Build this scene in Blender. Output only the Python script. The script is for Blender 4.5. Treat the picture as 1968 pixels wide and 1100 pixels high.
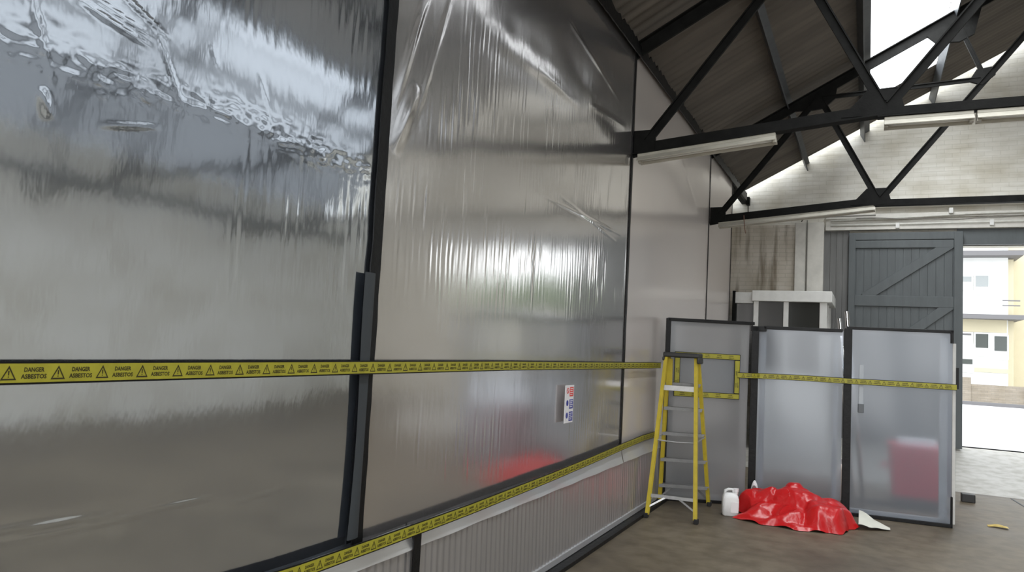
import bpy, math, random
import numpy as np
from mathutils import Vector, Matrix
random.seed(7)
for o in list(bpy.data.objects): bpy.data.objects.remove(o)
SC = bpy.context.scene
COL = SC.collection

# ------------------------------------------------------------------ camera, world, lights, exposure
cam_d = bpy.data.cameras.new('camera'); cam = bpy.data.objects.new('camera', cam_d); COL.objects.link(cam)
cam_d.sensor_width = 36; cam_d.sensor_fit = 'HORIZONTAL'; cam_d.lens = 25.78; cam_d.clip_end = 400
YAW, PITCH, ROLL = 0.453477, 0.078855, 0.053815
F = Vector((-math.sin(YAW)*math.cos(PITCH), math.cos(YAW)*math.cos(PITCH), math.sin(PITCH)))
RT = Vector((math.cos(YAW), math.sin(YAW), 0)); UP = RT.cross(F)
r_ = math.cos(ROLL)*RT + math.sin(ROLL)*UP; u_ = -math.sin(ROLL)*RT + math.cos(ROLL)*UP
m = Matrix((r_, u_, -F)).transposed().to_4x4(); m.translation = (0, 0, 1.56)
cam.matrix_world = m
SC.camera = cam

W = bpy.data.worlds.new('sky'); SC.world = W; W.use_nodes = True
bg = W.node_tree.nodes['Background']; bg.inputs[0].default_value = (0.93, 0.97, 1.0, 1); bg.inputs[1].default_value = 3.1

SL = math.tan(math.atan(.53)); CR = 5.60                     # roof slope; underside z = CR + SL*x on the left slope
AX = 2.55                                                    # ridge
def roof_z(x): return CR + SL*(x if x <= AX else 2*AX - x)

def area(name, loc, size, rot, power, color=(1, 1, 1)):
    l = bpy.data.lights.new(name, 'AREA'); l.shape = 'RECTANGLE'; l.size, l.size_y = size; l.energy = power; l.color = color
    o = bpy.data.objects.new(name, l); COL.objects.link(o); o.location = loc; o.rotation_euler = rot
    return o
TH = math.atan(SL)
# daylight coming through the two roof lights and the gateway; front lamp is added fill
area('daylight_left_rooflight', (.30, 3.6, roof_z(.42)+.42), (.95, 17), (0, -TH, 0), 800, (.95, .98, 1))
area('daylight_right_rooflight', (4.85, -1.0, roof_z(4.68)+.42), (.95, 8.4), (0, TH, 0), 70, (.95, .98, 1))
area('front_fill_lamp', (2.4, -6.4, 2.4), (4.4, 3.8), (math.radians(90), 0, 0), 230, (1, .99, .97))  # unseen fill lamp behind the camera, added to brighten the interior
SC.view_settings.view_transform = 'Standard'; SC.view_settings.look = 'None'
SC.view_settings.exposure = 0.0; SC.view_settings.gamma = 1; SC.view_settings.use_curve_mapping = False
SC.cycles.max_bounces = 10; SC.cycles.diffuse_bounces = 6; SC.cycles.transparent_max_bounces = 12

# ------------------------------------------------------------------ materials
def new_mat(name):
    m = bpy.data.materials.new(name); m.use_nodes = True
    n = m.node_tree.nodes; return m, n, m.node_tree.links, n['Principled BSDF']
def node(n, kind, **kw):
    x = n.new(kind)
    for k, v in kw.items():
        if k in x.inputs: x.inputs[k].default_value = v
        else: setattr(x, k, v)
    return x
def pmat(name, col, rough=.6, metal=0, var=.0, vscale=6, bump=0, bscale=40, spec=.5, stretch=(1, 1, 1)):
    m, n, l, p = new_mat(name)
    p.inputs['Base Color'].default_value = (*col, 1); p.inputs['Roughness'].default_value = rough; p.inputs['Metallic'].default_value = metal
    p.inputs['Specular IOR Level'].default_value = spec
    tc = n.new('ShaderNodeTexCoord'); mp = n.new('ShaderNodeMapping'); mp.inputs['Scale'].default_value = stretch
    l.new(tc.outputs['Object'], mp.inputs[0])
    if var:
        t = node(n, 'ShaderNodeTexNoise', Scale=vscale, Detail=6, Roughness=.6); l.new(mp.outputs[0], t.inputs['Vector'])
        r = n.new('ShaderNodeValToRGB'); e = r.color_ramp.elements
        e[0].position, e[1].position = .3, .7
        e[0].color = (*[c*(1-var) for c in col], 1); e[1].color = (*[min(1, c*(1+var)) for c in col], 1)
        l.new(t.outputs[0], r.inputs[0]); l.new(r.outputs[0], p.inputs['Base Color'])
    if bump:
        t2 = node(n, 'ShaderNodeTexNoise', Scale=bscale, Detail=4); l.new(mp.outputs[0], t2.inputs['Vector'])
        b = node(n, 'ShaderNodeBump', Strength=bump, Distance=.01); l.new(t2.outputs[0], b.inputs['Height']); l.new(b.outputs[0], p.inputs['Normal'])
    return m

M = {}
M['steel'] = pmat('black_painted_steel', (.009, .009, .0085), .65, 0, .35, 9, .15, 60, spec=.1)
M['purlin'] = pmat('dark_grey_steel', (.05, .055, .06), .5, 0, .3, 8)
M['black_tape'] = pmat('black_tape', (.006, .006, .0065), .45, 0, .3, 30, .3, 25, spec=.25)
M['white_paint'] = pmat('old_white_gloss_paint', (.62, .60, .55), .5, 0, .12, 5, .2, 30)
M['white_clean'] = pmat('white_paint', (.72, .72, .69), .45, 0, .06, 8)
M['grey_paint'] = pmat('grey_gate_paint', (.09, .102, .106), .5, 0, .10, 3, .15, 40, stretch=(4, 4, .6))
M['grey_board'] = pmat('grey_boards', (.15, .15, .145), .6, 0, .15, 3, .15, 40, stretch=(3, 3, .5))
M['groove'] = pmat('groove_dark', (.09, .10, .105), .7)
M['timber'] = pmat('white_timber_stud', (.62, .61, .58), .6, 0, .08, 8)
M['yellow_glass'] = pmat('yellow_fibreglass', (.52, .40, .03), .42, 0, .12, 12)
M['alu'] = pmat('aluminium', (.5, .5, .5), .38, .8, .1, 20)
M['alu_dull'] = pmat('dull_aluminium_tread', (.22, .22, .22), .5, .4, .1, 20)
M['chrome'] = pmat('polished_metal', (.85, .85, .85), .12, 1)
M['black_plastic'] = pmat('black_plastic', (.02, .02, .02), .45)
M['rubber'] = pmat('black_rubber', (.015, .015, .015), .8)
M['tape_yellow'] = pmat('yellow_hazard_tape', (.36, .33, .028), .5, 0, .12, 14)
M['tape_print'] = pmat('printed_black', (.035, .028, .004), .6)
M['red'] = pmat('red_sign', (.75, .06, .05), .5)
M['blue'] = pmat('blue_sign', (.05, .06, .32), .5)
M['sign_white'] = pmat('white_sign', (.85, .83, .85), .45)
M['red_box'] = pmat('red_plastic', (.66, .02, .07), .5, 0, .12, 7)
M['pale_box'] = pmat('pale_cream_plastic', (.72, .62, .55), .5, 0, .05, 7)
M['dark_glass'] = pmat('dark_window_glass', (.025, .027, .025), .12, 0)
M['white_sheet'] = pmat('cream_sheet', (.74, .73, .64), .55, 0, .05, 8)
M['leaf'] = pmat('yellow_brown', (.52, .38, .10), .6, 0, .3, 30)
M['conduit'] = pmat('painted_conduit', (.60, .59, .54), .5, 0, .1, 12)
M['cable_dark'] = pmat('dusty_cable', (.2, .19, .17), .6)
M['tube'] = pmat('unlit_tube', (.80, .80, .76), .25)
M['wire'] = pmat('rusty_wire', (.16, .09, .06), .7)

def red_sheet():
    m, n, l, p = new_mat('glossy_red_polythene')
    p.inputs['Base Color'].default_value = (.50, .008, .010, 1); p.inputs['Specular IOR Level'].default_value = .4; p.inputs['Roughness'].default_value = .3
    p.inputs['Coat Weight'].default_value = .12; p.inputs['Coat Roughness'].default_value = .15
    tc = n.new('ShaderNodeTexCoord')
    t = node(n, 'ShaderNodeTexNoise', Scale=9, Detail=2, Distortion=.8); l.new(tc.outputs['Object'], t.inputs['Vector'])
    b = node(n, 'ShaderNodeBump', Strength=.35, Distance=.03); l.new(t.outputs[0], b.inputs['Height']); l.new(b.outputs[0], p.inputs['Normal'])
    return m
M['red_sheet'] = red_sheet()
M['dusty_white'] = pmat('dusty_cream_enamel', (.42, .40, .34), .5, 0, .12, 9)

def jug_mat():
    m, n, l, p = new_mat('milky_white_plastic')
    p.inputs['Base Color'].default_value = (.80, .80, .80, 1); p.inputs['Roughness'].default_value = .4
    p.inputs['Subsurface Weight'].default_value = .3; p.inputs['Subsurface Radius'].default_value = (.05, .05, .05)
    return m
M['jug'] = jug_mat()

def film_mat(name, diff, gloss, fac, rough, flute=0.0, wide=.25):
    """sheeting: milky diffuse film under a soft mirror sheen (a narrow and a wide lobe)"""
    m, n, l, p = new_mat(name); n.remove(p)
    out = n['Material Output']
    d = node(n, 'ShaderNodeBsdfDiffuse', Color=(*diff, 1)); g = node(n, 'ShaderNodeBsdfGlossy', Color=(*gloss, 1), Roughness=rough)
    gw = node(n, 'ShaderNodeBsdfGlossy', Color=(*gloss, 1), Roughness=.32)
    m0 = node(n, 'ShaderNodeMixShader', Fac=wide); l.new(d.outputs[0], m0.inputs[1]); l.new(gw.outputs[0], m0.inputs[2])
    mx = node(n, 'ShaderNodeMixShader', Fac=fac)
    l.new(m0.outputs[0], mx.inputs[1]); l.new(g.outputs[0], mx.inputs[2])
    tc = n.new('ShaderNodeTexCoord')
    mp = n.new('ShaderNodeMapping'); mp.inputs['Scale'].default_value = (1, 1, .35); l.new(tc.outputs['Object'], mp.inputs[0])
    t = node(n, 'ShaderNodeTexNoise', Scale=9, Detail=4, Roughness=.5); l.new(mp.outputs[0], t.inputs['Vector'])
    b = node(n, 'ShaderNodeBump', Strength=.06, Distance=.02); l.new(t.outputs[0], b.inputs['Height'])
    nrm = b
    if flute:
        mp2 = n.new('ShaderNodeMapping'); mp2.inputs['Scale'].default_value = (22, 22, .25); l.new(tc.outputs['Object'], mp2.inputs[0])
        t2 = node(n, 'ShaderNodeTexNoise', Scale=1.0, Detail=2); l.new(mp2.outputs[0], t2.inputs['Vector'])
        b2 = node(n, 'ShaderNodeBump', Strength=flute, Distance=.02); l.new(t2.outputs[0], b2.inputs['Height']); l.new(b.outputs[0], b2.inputs['Normal'])
        nrm = b2
    for x in (d, g, gw): l.new(nrm.outputs[0], x.inputs['Normal'])
    l.new(mx.outputs[0], out.inputs[0])
    return m
M['film'] = film_mat('clear_polythene_over_dark_lining', (.050, .057, .070), (.87, .915, .975), .70, .09, 0, .12)
M['film_pale'] = film_mat('clear_polythene_over_grey_lining', (.165, .16, .162), (.95, .925, .915), .60, .15, 0, .22)
M['film_milky'] = film_mat('milky_polythene', (.62, .57, .54), (.92, .89, .87), .28, .15, 0, .2)
M['skirt'] = film_mat('fluted_sheet', (.26, .25, .25), (.78, .77, .79), .30, .25, .4)
M['band'] = film_mat('folded_sheet', (.50, .50, .51), (.86, .87, .88), .4, .3)

def panel_mat(name, dfac, tint, rough, dcol=(.45, .48, .54), tcol=(.22, .25, .29)):
    """translucent sheeting: some of the light goes straight through, some is scattered"""
    m, n, l, p = new_mat(name); n.remove(p); out = n['Material Output']
    tr = node(n, 'ShaderNodeBsdfTransparent', Color=(*tint, 1))
    d = node(n, 'ShaderNodeBsdfDiffuse', Color=(*dcol, 1)); ts = node(n, 'ShaderNodeBsdfTranslucent', Color=(*tcol, 1))
    m1 = node(n, 'ShaderNodeMixShader', Fac=.45); l.new(d.outputs[0], m1.inputs[1]); l.new(ts.outputs[0], m1.inputs[2])
    rf = node(n, 'ShaderNodeBsdfRefraction', Color=(*tint, 1), IOR=1.15, Roughness=rough)
    m0 = node(n, 'ShaderNodeMixShader', Fac=.85); l.new(tr.outputs[0], m0.inputs[1]); l.new(rf.outputs[0], m0.inputs[2])
    m2 = node(n, 'ShaderNodeMixShader', Fac=dfac); l.new(m0.outputs[0], m2.inputs[1]); l.new(m1.outputs[0], m2.inputs[2])
    g = node(n, 'ShaderNodeBsdfGlossy', Color=(.9, .92, .95, 1), Roughness=.18)
    m3 = node(n, 'ShaderNodeMixShader', Fac=.035); l.new(m2.outputs[0], m3.inputs[1]); l.new(g.outputs[0], m3.inputs[2])
    tc = n.new('ShaderNodeTexCoord'); mp = n.new('ShaderNodeMapping'); mp.inputs['Scale'].default_value = (12, 12, .3); l.new(tc.outputs['Object'], mp.inputs[0])
    t = node(n, 'ShaderNodeTexNoise', Scale=1.0, Detail=.5); l.new(mp.outputs[0], t.inputs['Vector'])
    b = node(n, 'ShaderNodeBump', Strength=.06, Distance=.02); l.new(t.outputs[0], b.inputs['Height'])
    for x in (rf, d): l.new(b.outputs[0], x.inputs['Normal'])
    l.new(m3.outputs[0], out.inputs[0])
    return m
M['panel'] = panel_mat('milky_translucent_sheet', .42, (.74, .79, .87), .5)
M['panel_grey'] = panel_mat('grey_translucent_sheet', .66, (.80, .82, .84), .5, (.42, .425, .44), (.3, .3, .32))
M['clear_film'] = panel_mat('clear_viewing_film', .35, (.9, .9, .9), .08)

def floor_mat():
    m, n, l, p = new_mat('worn_concrete')
    tc = n.new('ShaderNodeTexCoord')
    t = node(n, 'ShaderNodeTexNoise', Scale=.9, Detail=9, Roughness=.62, Distortion=.4); l.new(tc.outputs['Object'], t.inputs['Vector'])
    r = n.new('ShaderNodeValToRGB'); e = r.color_ramp.elements
    e[0].position, e[0].color = .32, (.078, .060, .038, 1); e[1].position, e[1].color = .72, (.18, .148, .102, 1)
    l.new(t.outputs[0], r.inputs[0])
    t2 = node(n, 'ShaderNodeTexNoise', Scale=7, Detail=6); l.new(tc.outputs['Object'], t2.inputs['Vector'])
    r2 = n.new('ShaderNodeValToRGB'); r2.color_ramp.elements[0].position = .35; r2.color_ramp.elements[0].color = (.72, .70, .66, 1)
    r2.color_ramp.elements[1].position = .6; r2.color_ramp.elements[1].color = (1, 1, 1, 1); l.new(t2.outputs[0], r2.inputs[0])
    mx = n.new('ShaderNodeMixRGB'); mx.blend_type = 'MULTIPLY'; mx.inputs[0].default_value = 1
    l.new(r.outputs[0], mx.inputs[1]); l.new(r2.outputs[0], mx.inputs[2]); l.new(mx.outputs[0], p.inputs['Base Color'])
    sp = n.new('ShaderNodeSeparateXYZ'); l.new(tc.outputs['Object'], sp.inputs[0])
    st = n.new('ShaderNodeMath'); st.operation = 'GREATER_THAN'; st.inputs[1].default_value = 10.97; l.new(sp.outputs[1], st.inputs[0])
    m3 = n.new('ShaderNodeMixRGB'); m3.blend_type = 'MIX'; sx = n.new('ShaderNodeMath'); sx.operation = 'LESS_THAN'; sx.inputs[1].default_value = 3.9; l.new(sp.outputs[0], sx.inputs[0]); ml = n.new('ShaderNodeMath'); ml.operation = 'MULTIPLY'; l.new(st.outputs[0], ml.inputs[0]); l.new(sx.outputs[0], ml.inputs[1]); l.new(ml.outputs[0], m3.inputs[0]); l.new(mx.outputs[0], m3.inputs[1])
    m4 = n.new('ShaderNodeMixRGB'); m4.blend_type = 'MULTIPLY'; m4.inputs[0].default_value = 1; m4.inputs[1].default_value = (.44, .43, .40, 1); l.new(r2.outputs[0], m4.inputs[2])  # paler slab inside the gateway; incoming daylight is put into its colour
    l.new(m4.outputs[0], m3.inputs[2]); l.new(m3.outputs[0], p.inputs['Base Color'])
    rr = n.new('ShaderNodeMapRange'); rr.inputs['To Min'].default_value = .38; rr.inputs['To Max'].default_value = .7
    l.new(t.outputs[0], rr.inputs['Value']); l.new(rr.outputs[0], p.inputs['Roughness'])
    b = node(n, 'ShaderNodeBump', Strength=.25, Distance=.01); l.new(t2.outputs[0], b.inputs['Height']); l.new(b.outputs[0], p.inputs['Normal'])
    return m
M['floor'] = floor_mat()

def brick_mat(name, c1, c2, mortar, stain=False):
    m, n, l, p = new_mat(name); p.inputs['Roughness'].default_value = .75
    g = n.new('ShaderNodeNewGeometry'); sp = n.new('ShaderNodeSeparateXYZ'); l.new(g.outputs['Position'], sp.inputs[0])
    cb = n.new('ShaderNodeCombineXYZ')
    ad = n.new('ShaderNodeMath'); ad.operation = 'ADD'; l.new(sp.outputs[0], ad.inputs[0]); l.new(sp.outputs[1], ad.inputs[1])
    l.new(ad.outputs[0], cb.inputs[0]); l.new(sp.outputs[2], cb.inputs[1])
    bk = n.new('ShaderNodeTexBrick'); bk.inputs['Scale'].default_value = 1; bk.inputs['Brick Width'].default_value = .225; bk.inputs['Row Height'].default_value = .075
    bk.inputs['Mortar Size'].default_value = .006; bk.inputs['Mortar Smooth'].default_value = .5
    bk.inputs['Color1'].default_value = (*c1, 1); bk.inputs['Color2'].default_value = (*c2, 1); bk.inputs['Mortar'].default_value = (*mortar, 1)
    l.new(cb.outputs[0], bk.inputs['Vector'])
    t = node(n, 'ShaderNodeTexNoise', Scale=1.6, Detail=7); l.new(g.outputs['Position'], t.inputs['Vector'])
    r = n.new('ShaderNodeValToRGB'); r.color_ramp.elements[0].position = .28; r.color_ramp.elements[0].color = (.72, .69, .62, 1)
    r.color_ramp.elements[1].position = .6; r.color_ramp.elements[1].color = (1, 1, 1, 1); l.new(t.outputs[0], r.inputs[0])
    mx = n.new('ShaderNodeMixRGB'); mx.blend_type = 'MULTIPLY'; mx.inputs[0].default_value = 1
    l.new(bk.outputs[0], mx.inputs[1]); l.new(r.outputs[0], mx.inputs[2]); l.new(mx.outputs[0], p.inputs['Base Color'])
    mq = n.new('ShaderNodeMapping'); mq.inputs['Scale'].default_value = (7, 7, .7) if stain else (1.2, 1.2, 16); l.new(g.outputs['Position'], mq.inputs[0])
    tq = node(n, 'ShaderNodeTexNoise', Scale=1.0, Detail=5); l.new(mq.outputs[0], tq.inputs['Vector'])
    rq = n.new('ShaderNodeValToRGB'); rq.color_ramp.elements[0].position = .33 if stain else .3; rq.color_ramp.elements[0].color = (.42, .38, .33, 1) if stain else (.86, .85, .82, 1)
    rq.color_ramp.elements[1].position = .5 if stain else .6; rq.color_ramp.elements[1].color = (1, 1, 1, 1); l.new(tq.outputs[0], rq.inputs[0])
    my = n.new('ShaderNodeMixRGB'); my.blend_type = 'MULTIPLY'; my.inputs[0].default_value = 1
    l.new(mx.outputs[0], my.inputs[1]); l.new(rq.outputs[0], my.inputs[2]); l.new(my.outputs[0], p.inputs['Base Color'])
    b = node(n, 'ShaderNodeBump', Strength=.35, Distance=.008); b.invert = True; l.new(bk.outputs['Fac'], b.inputs['Height']); l.new(b.outputs[0], p.inputs['Normal'])
    return m
M['brick'] = brick_mat('whitewashed_brick', (.77, .75, .69), (.74, .72, .66), (.68, .66, .60))
M['brick_dirty'] = brick_mat('dirty_whitewashed_brick', (.66, .61, .54), (.61, .56, .49), (.54, .50, .43), True)
M['garden_brick'] = brick_mat('pale_garden_wall', (.36, .31, .25), (.31, .27, .22), (.27, .24, .2))
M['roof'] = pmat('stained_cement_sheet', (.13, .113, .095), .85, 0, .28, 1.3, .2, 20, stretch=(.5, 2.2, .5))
M['roof_brightened'] = pmat('brightened_cement_sheet', (.64, .64, .63), .8, 0, .15, 1.3, .2, 20, stretch=(.5, 2.2, .5))  # right slope: colour lightened so its reflection in the wall film looks lit
M['asphalt'] = pmat('pale_road', (.55, .55, .55), .8, 0, .08, 2)
M['render_white'] = pmat('white_render', (.80, .80, .78), .8, 0, .03, 2)
M['render_cream'] = pmat('cream_render', (.62, .56, .40), .8, 0, .03, 2)
M['slab_grey'] = pmat('grey_canopy', (.17, .165, .17), .7)
M['house_glass'] = pmat('house_glass', (.07, .08, .075), .15)
M['blind'] = pmat('pale_blind', (.34, .36, .36), .7)
M['grass'] = pmat('green_leaves', (.10, .17, .05), .8, 0, .4, 5)

# ------------------------------------------------------------------ mesh helpers
class MB:
    def __init__(s): s.v = []; s.f = []
    def add(s, vs, fs):
        k = len(s.v); s.v += [tuple(x) for x in vs]; s.f += [tuple(i+k for i in f) for f in fs]; return s
    def box(s, lo, hi):
        (x0, y0, z0), (x1, y1, z1) = lo, hi
        return s.add([(x0,y0,z0),(x1,y0,z0),(x1,y1,z0),(x0,y1,z0),(x0,y0,z1),(x1,y0,z1),(x1,y1,z1),(x0,y1,z1)],
                     [(0,3,2,1),(4,5,6,7),(0,1,5,4),(1,2,6,5),(2,3,7,6),(3,0,4,7)])
    def prism(s, poly, d):
        """closed polygon (list of 3D points) extruded by vector d"""
        n = len(poly); P = [Vector(p) for p in poly]; d = Vector(d)
        return s.add(P+[p+d for p in P], [tuple(range(n))[::-1], tuple(range(n, 2*n))]+[(i, (i+1) % n, n+(i+1) % n, n+i) for i in range(n)])
    def bar(s, a, b, w, t, side=(0, 1, 0)):
        """rectangular bar a->b; w across (perpendicular to side), t along side"""
        a, b = Vector(a), Vector(b); d = (b-a).normalized(); q = Vector(side); q = (q-d*q.dot(d)).normalized(); c = d.cross(q)
        vs = []
        for p in (a, b):
            for i, j in ((-1,-1),(1,-1),(1,1),(-1,1)): vs.append(p+c*(i*w/2)+q*(j*t/2))
        return s.add(vs, [(3,2,1,0),(4,5,6,7)]+[(i, (i+1) % 4, 4+(i+1) % 4, 4+i) for i in range(4)])
    def tee(s, a, b, w, t, side=(0, 1, 0), sgn=1):
        """double-angle section: a flange and a stem"""
        a, b = Vector(a), Vector(b); d = (b-a).normalized(); q = Vector(side); q = (q-d*q.dot(d)).normalized(); c = d.cross(q)*sgn
        th = .012
        o = c*(w/2-th/2)
        s.bar(a+o, b+o, th, t, side)
        s.bar(a-c*th/2, b-c*th/2, w-th, .026, side)
        return s
    def tube(s, pts, r, n=8, cap=True):
        pts = [Vector(p) for p in pts]; rings = []; base = len(s.v); up = Vector((0, 0, 1))
        for i, p in enumerate(pts):
            d = (pts[min(i+1, len(pts)-1)]-pts[max(i-1, 0)]).normalized()
            q = up.cross(d)
            if q.length < .1: q = Vector((1, 0, 0)).cross(d)
            q.normalize(); c = d.cross(q); rr = r[i] if isinstance(r, (list, tuple)) else r
            for k in range(n):
                an = 2*math.pi*k/n; s.v.append(tuple(p+q*(rr*math.cos(an))+c*(rr*math.sin(an))))
        for i in range(len(pts)-1):
            for k in range(n):
                a = base+i*n+k; b = base+i*n+(k+1) % n; s.f.append((a, b, b+n, a+n))
        if cap:
            s.f.append(tuple(range(base, base+n))[::-1]); s.f.append(tuple(range(len(s.v)-n, len(s.v))))
        return s
    def build(s, name, mat, parent=None, smooth=False, bevel=0):
        me = bpy.data.meshes.new(name); me.from_pydata(s.v, [], s.f); me.update()
        import bmesh
        bm = bmesh.new(); bm.from_mesh(me); bmesh.ops.recalc_face_normals(bm, faces=bm.faces); bm.to_mesh(me); bm.free()
        o = bpy.data.objects.new(name, me); COL.objects.link(o); me.materials.append(M[mat] if isinstance(mat, str) else mat)
        if smooth: me.polygons.foreach_set('use_smooth', [True]*len(me.polygons))
        if bevel:
            b = o.modifiers.new('bevel', 'BEVEL'); b.width = bevel; b.segments = 2; b.limit_method = 'ANGLE'
        if parent: o.parent = parent
        return o
def tag(o, label=None, cat=None, group=None, kind=None):
    if label: o['label'] = label
    if cat: o['category'] = cat
    if group: o['group'] = group
    if kind: o['kind'] = kind
    return o
def empty(name, label, cat, group=None, loc=(0, 0, 0)):
    o = bpy.data.objects.new(name, None); COL.objects.link(o); o.location = loc; o.empty_display_size = .1
    return tag(o, label, cat, group)
def struct(name, mb, mat, **kw):
    return tag(mb.build(name, mat, **kw), kind='structure')
def grid(xs, ys, fn):
    mb = MB(); nx, ny = len(xs), len(ys)
    for j in ys:
        for i in xs: mb.v.append(tuple(fn(i, j)))
    for b in range(ny-1):
        for a in range(nx-1):
            k = b*nx+a; mb.f.append((k, k+1, k+nx+1, k+nx))
    return mb
# value noise on numpy arrays
def tn(x, y):
    xi = np.floor(x).astype(int); yi = np.floor(y).astype(int); fx = x-xi; fy = y-yi
    g = lambda a, b: _T[(a+37) % 256, (b+91) % 256]
    up = fx > fy
    a, c = g(xi, yi), g(xi+1, yi+1); b = np.where(up, g(xi+1, yi), g(xi, yi+1))
    return np.where(up, a+(b-a)*fx+(c-b)*fy, a+(b-a)*fy+(c-b)*fx)-.5
_rng = np.random.default_rng(3); _T = _rng.random((256, 256))
def vn(x, y):
    xi = np.floor(x).astype(int); yi = np.floor(y).astype(int); fx = x-xi; fy = y-yi
    fx = fx*fx*(3-2*fx); fy = fy*fy*(3-2*fy)
    g = lambda a, b: _T[a % 256, b % 256]
    return (g(xi, yi)*(1-fx)+g(xi+1, yi)*fx)*(1-fy)+(g(xi, yi+1)*(1-fx)+g(xi+1, yi+1)*fx)*fy-.5

# ------------------------------------------------------------------ setting
YB = 13.85; YF = -6.0; XR = 7.1; ZG = .277
fl = MB()
ys = [YF-2, 0, 4, 8, 10.0, 10.9, 11.4, 12.2, 13.0, YB, YB+.5]
def fz(y): return 0 if y <= 10.9 else ZG*min(1, (y-10.9)/(YB-10.9))
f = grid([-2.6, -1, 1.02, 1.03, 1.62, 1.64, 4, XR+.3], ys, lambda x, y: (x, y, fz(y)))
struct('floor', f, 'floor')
j = MB(); j.box((1.0, 10.96, -.01), (7.1, 10.985, .006)); j.prism([(1.6, 10.97, .001), (1.62, 10.97, .001), (1.83, 8.9, .001), (1.81, 8.9, .001)], (0, 0, .003))
struct('trim_1', j, 'groove')

# brick walls
def gable(y0, y1, name, opening=None):
    mb = MB()
    def top(x): return roof_z(x)+.35
    def slab(xa, xb, za, zb=None):
        pts = [(xa, y0, za), (xb, y0, za)]
        if zb is not None: pts += [(xb, y0, zb), (xa, y0, zb)]
        else:
            pts.append((xb, y0, top(xb)))
            if xa < AX < xb: pts.append((AX, y0, top(AX)))
            pts.append((xa, y0, top(xa)))
        mb.prism(pts, (0, y1-y0, 0))
    if opening:
        xa, xb, zt = opening
        slab(-2.65, xa, -.1); slab(xb, XR+.3, -.1); slab(xa, xb, zt)
    else: slab(-2.65, XR+.3, -.1)
    return mb
struct('wall_back', gable(YB, YB+.35, 'wall_back', (1.36, 3.76, 3.56)), 'brick')
struct('wall_front', gable(YF-.3, YF, 'wall_front', (.2, 6.2, 4.3)), 'brick')
struct('wall_left', MB().box((-2.65, YF, -.1), (-2.35, YB, 4.34)), 'brick_dirty')
struct('wall_right', MB().box((XR, YF, -.1), (XR+.3, YB, 4.34)), 'brick')
# recess of dirty brick beside the booth
struct('trim_2', MB().box((-2.35, YB-.03, 2.3), (-1.175, YB+.01, 3.95)), 'brick_dirty')

# corrugated roof sheets (each slope: lower sheets, gap of the roof light, upper sheets)
def corrugated(x0, x1, y0, y1, right=False):
    n = int((y1-y0)/.146*8); Y = np.linspace(y0, y1, n); xs = [x0, x1]
    mb = MB()
    for th in (0, .012):
        for y in Y:
            for x in xs:
                X = 2*AX-x if right else x
                mb.v.append((X, y, CR+SL*x+.03+.008*math.sin(y/.146*2*math.pi)+th))
    N = 2*n
    for i in range(n-1):
        a = 2*i
        mb.f.append((a, a+1, a+3, a+2)); mb.f.append((a+N, a+2+N, a+3+N, a+1+N))
        mb.f.append((a, a+2, a+2+N, a+N)); mb.f.append((a+1, a+1+N, a+3+N, a+3))
    return mb
rf = MB(); rp = MB()
YR = YB-.25
for right in (False, True):
    for x0, x1, y0, y1 in ((-2.7, -2.25 if right else -.06, YF-.4, YR), (.88, AX+.02, YF-.4, YR), (-.68 if right else -.08, .9, 12.35, YR), (-.68 if right else -.08, .9, YF-.4, -4.5)):
        c = corrugated(x0, x1, y0, y1, right); (rp if right else rf).add(c.v, c.f)
struct('ceiling', rf, 'roof', smooth=False); struct('ceiling', rp, 'roof_brightened', smooth=False)
def grp_mat(name, k):
    m, n, l, p = new_mat(name); n.remove(p)
    a = node(n, 'ShaderNodeBsdfTransparent', Color=(k, k*1.03, k*1.07, 1)); b_ = node(n, 'ShaderNodeBsdfTranslucent', Color=(k*1.2, k*1.23, k*1.26, 1))
    mx = node(n, 'ShaderNodeMixShader', Fac=.6); l.new(a.outputs[0], mx.inputs[1]); l.new(b_.outputs[0], mx.inputs[2]); l.new(mx.outputs[0], n['Material Output'].inputs[0])
    return m
M['grp_dim'] = grp_mat('dim_translucent_roof_sheet', .10); M['grp'] = grp_mat('translucent_roof_sheet', .40); M['grp_dull'] = grp_mat('weathered_translucent_roof_sheet', .29)
struct('window_1', grid([4.56, 2*AX-.9], np.linspace(-4.6, 12.4, 60), lambda x, y: (x, y, roof_z(x)+.06)), 'grp')
struct('window_2', grid([2*AX+.68, 4.56], np.linspace(-4.6, 12.4, 60), lambda x, y: (x, y, roof_z(x)+.05)), 'grp_dull')
struct('added_roof_sheet', grid([2*AX+2.28, 2*AX+.66], np.linspace(-6.3, 13.5, 60), lambda x, y: (x, y, roof_z(x)+.05)), 'grp_dim')  # added translucent sheet, brightens the lower right roof as mirrored in the wall film
struct('trim_10', MB().box((4.54, -4.6, roof_z(4.56)+.0), (4.575, 12.4, roof_z(4.56)+.045)), 'purlin')

# purlins
def purlin(x, right=False, w=.075, h=.16, y0=YF, y1=YB+.02):
    mb = MB(); X = 2*AX-x if right else x; z = CR+SL*x
    s = -1 if right else 1
    n = Vector((-SL*s, 0, 1)).normalized(); d = Vector((s, 0, SL)).normalized()
    c = Vector((X, 0, z))
    a = [c-d*w/2, c+d*w/2, c+d*w/2-n*.016, c-d*w/2+d*.016-n*.016, c-d*w/2+d*.016-n*h, c-d*w/2-n*h]
    mb.prism([(p.x, y0, p.z) for p in a], (0, y1-y0, 0)); return mb
for x, w, h, lab in ((-1.02, .10, .13, 'lowest grey steel purlin, crossing the middle of the solid left roof sheets'),
                     (-.09, .16, .15, 'grey steel purlin along the near edge of the bright roof light'),
                     (.93, .12, .15, 'grey steel purlin along the upper edge of the bright roof light')):
    tag(purlin(x, False, w, h).build('roof_purlin', 'purlin'), lab, 'purlin', 'steel purlins under the left roof slope')
tb = MB()
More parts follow.
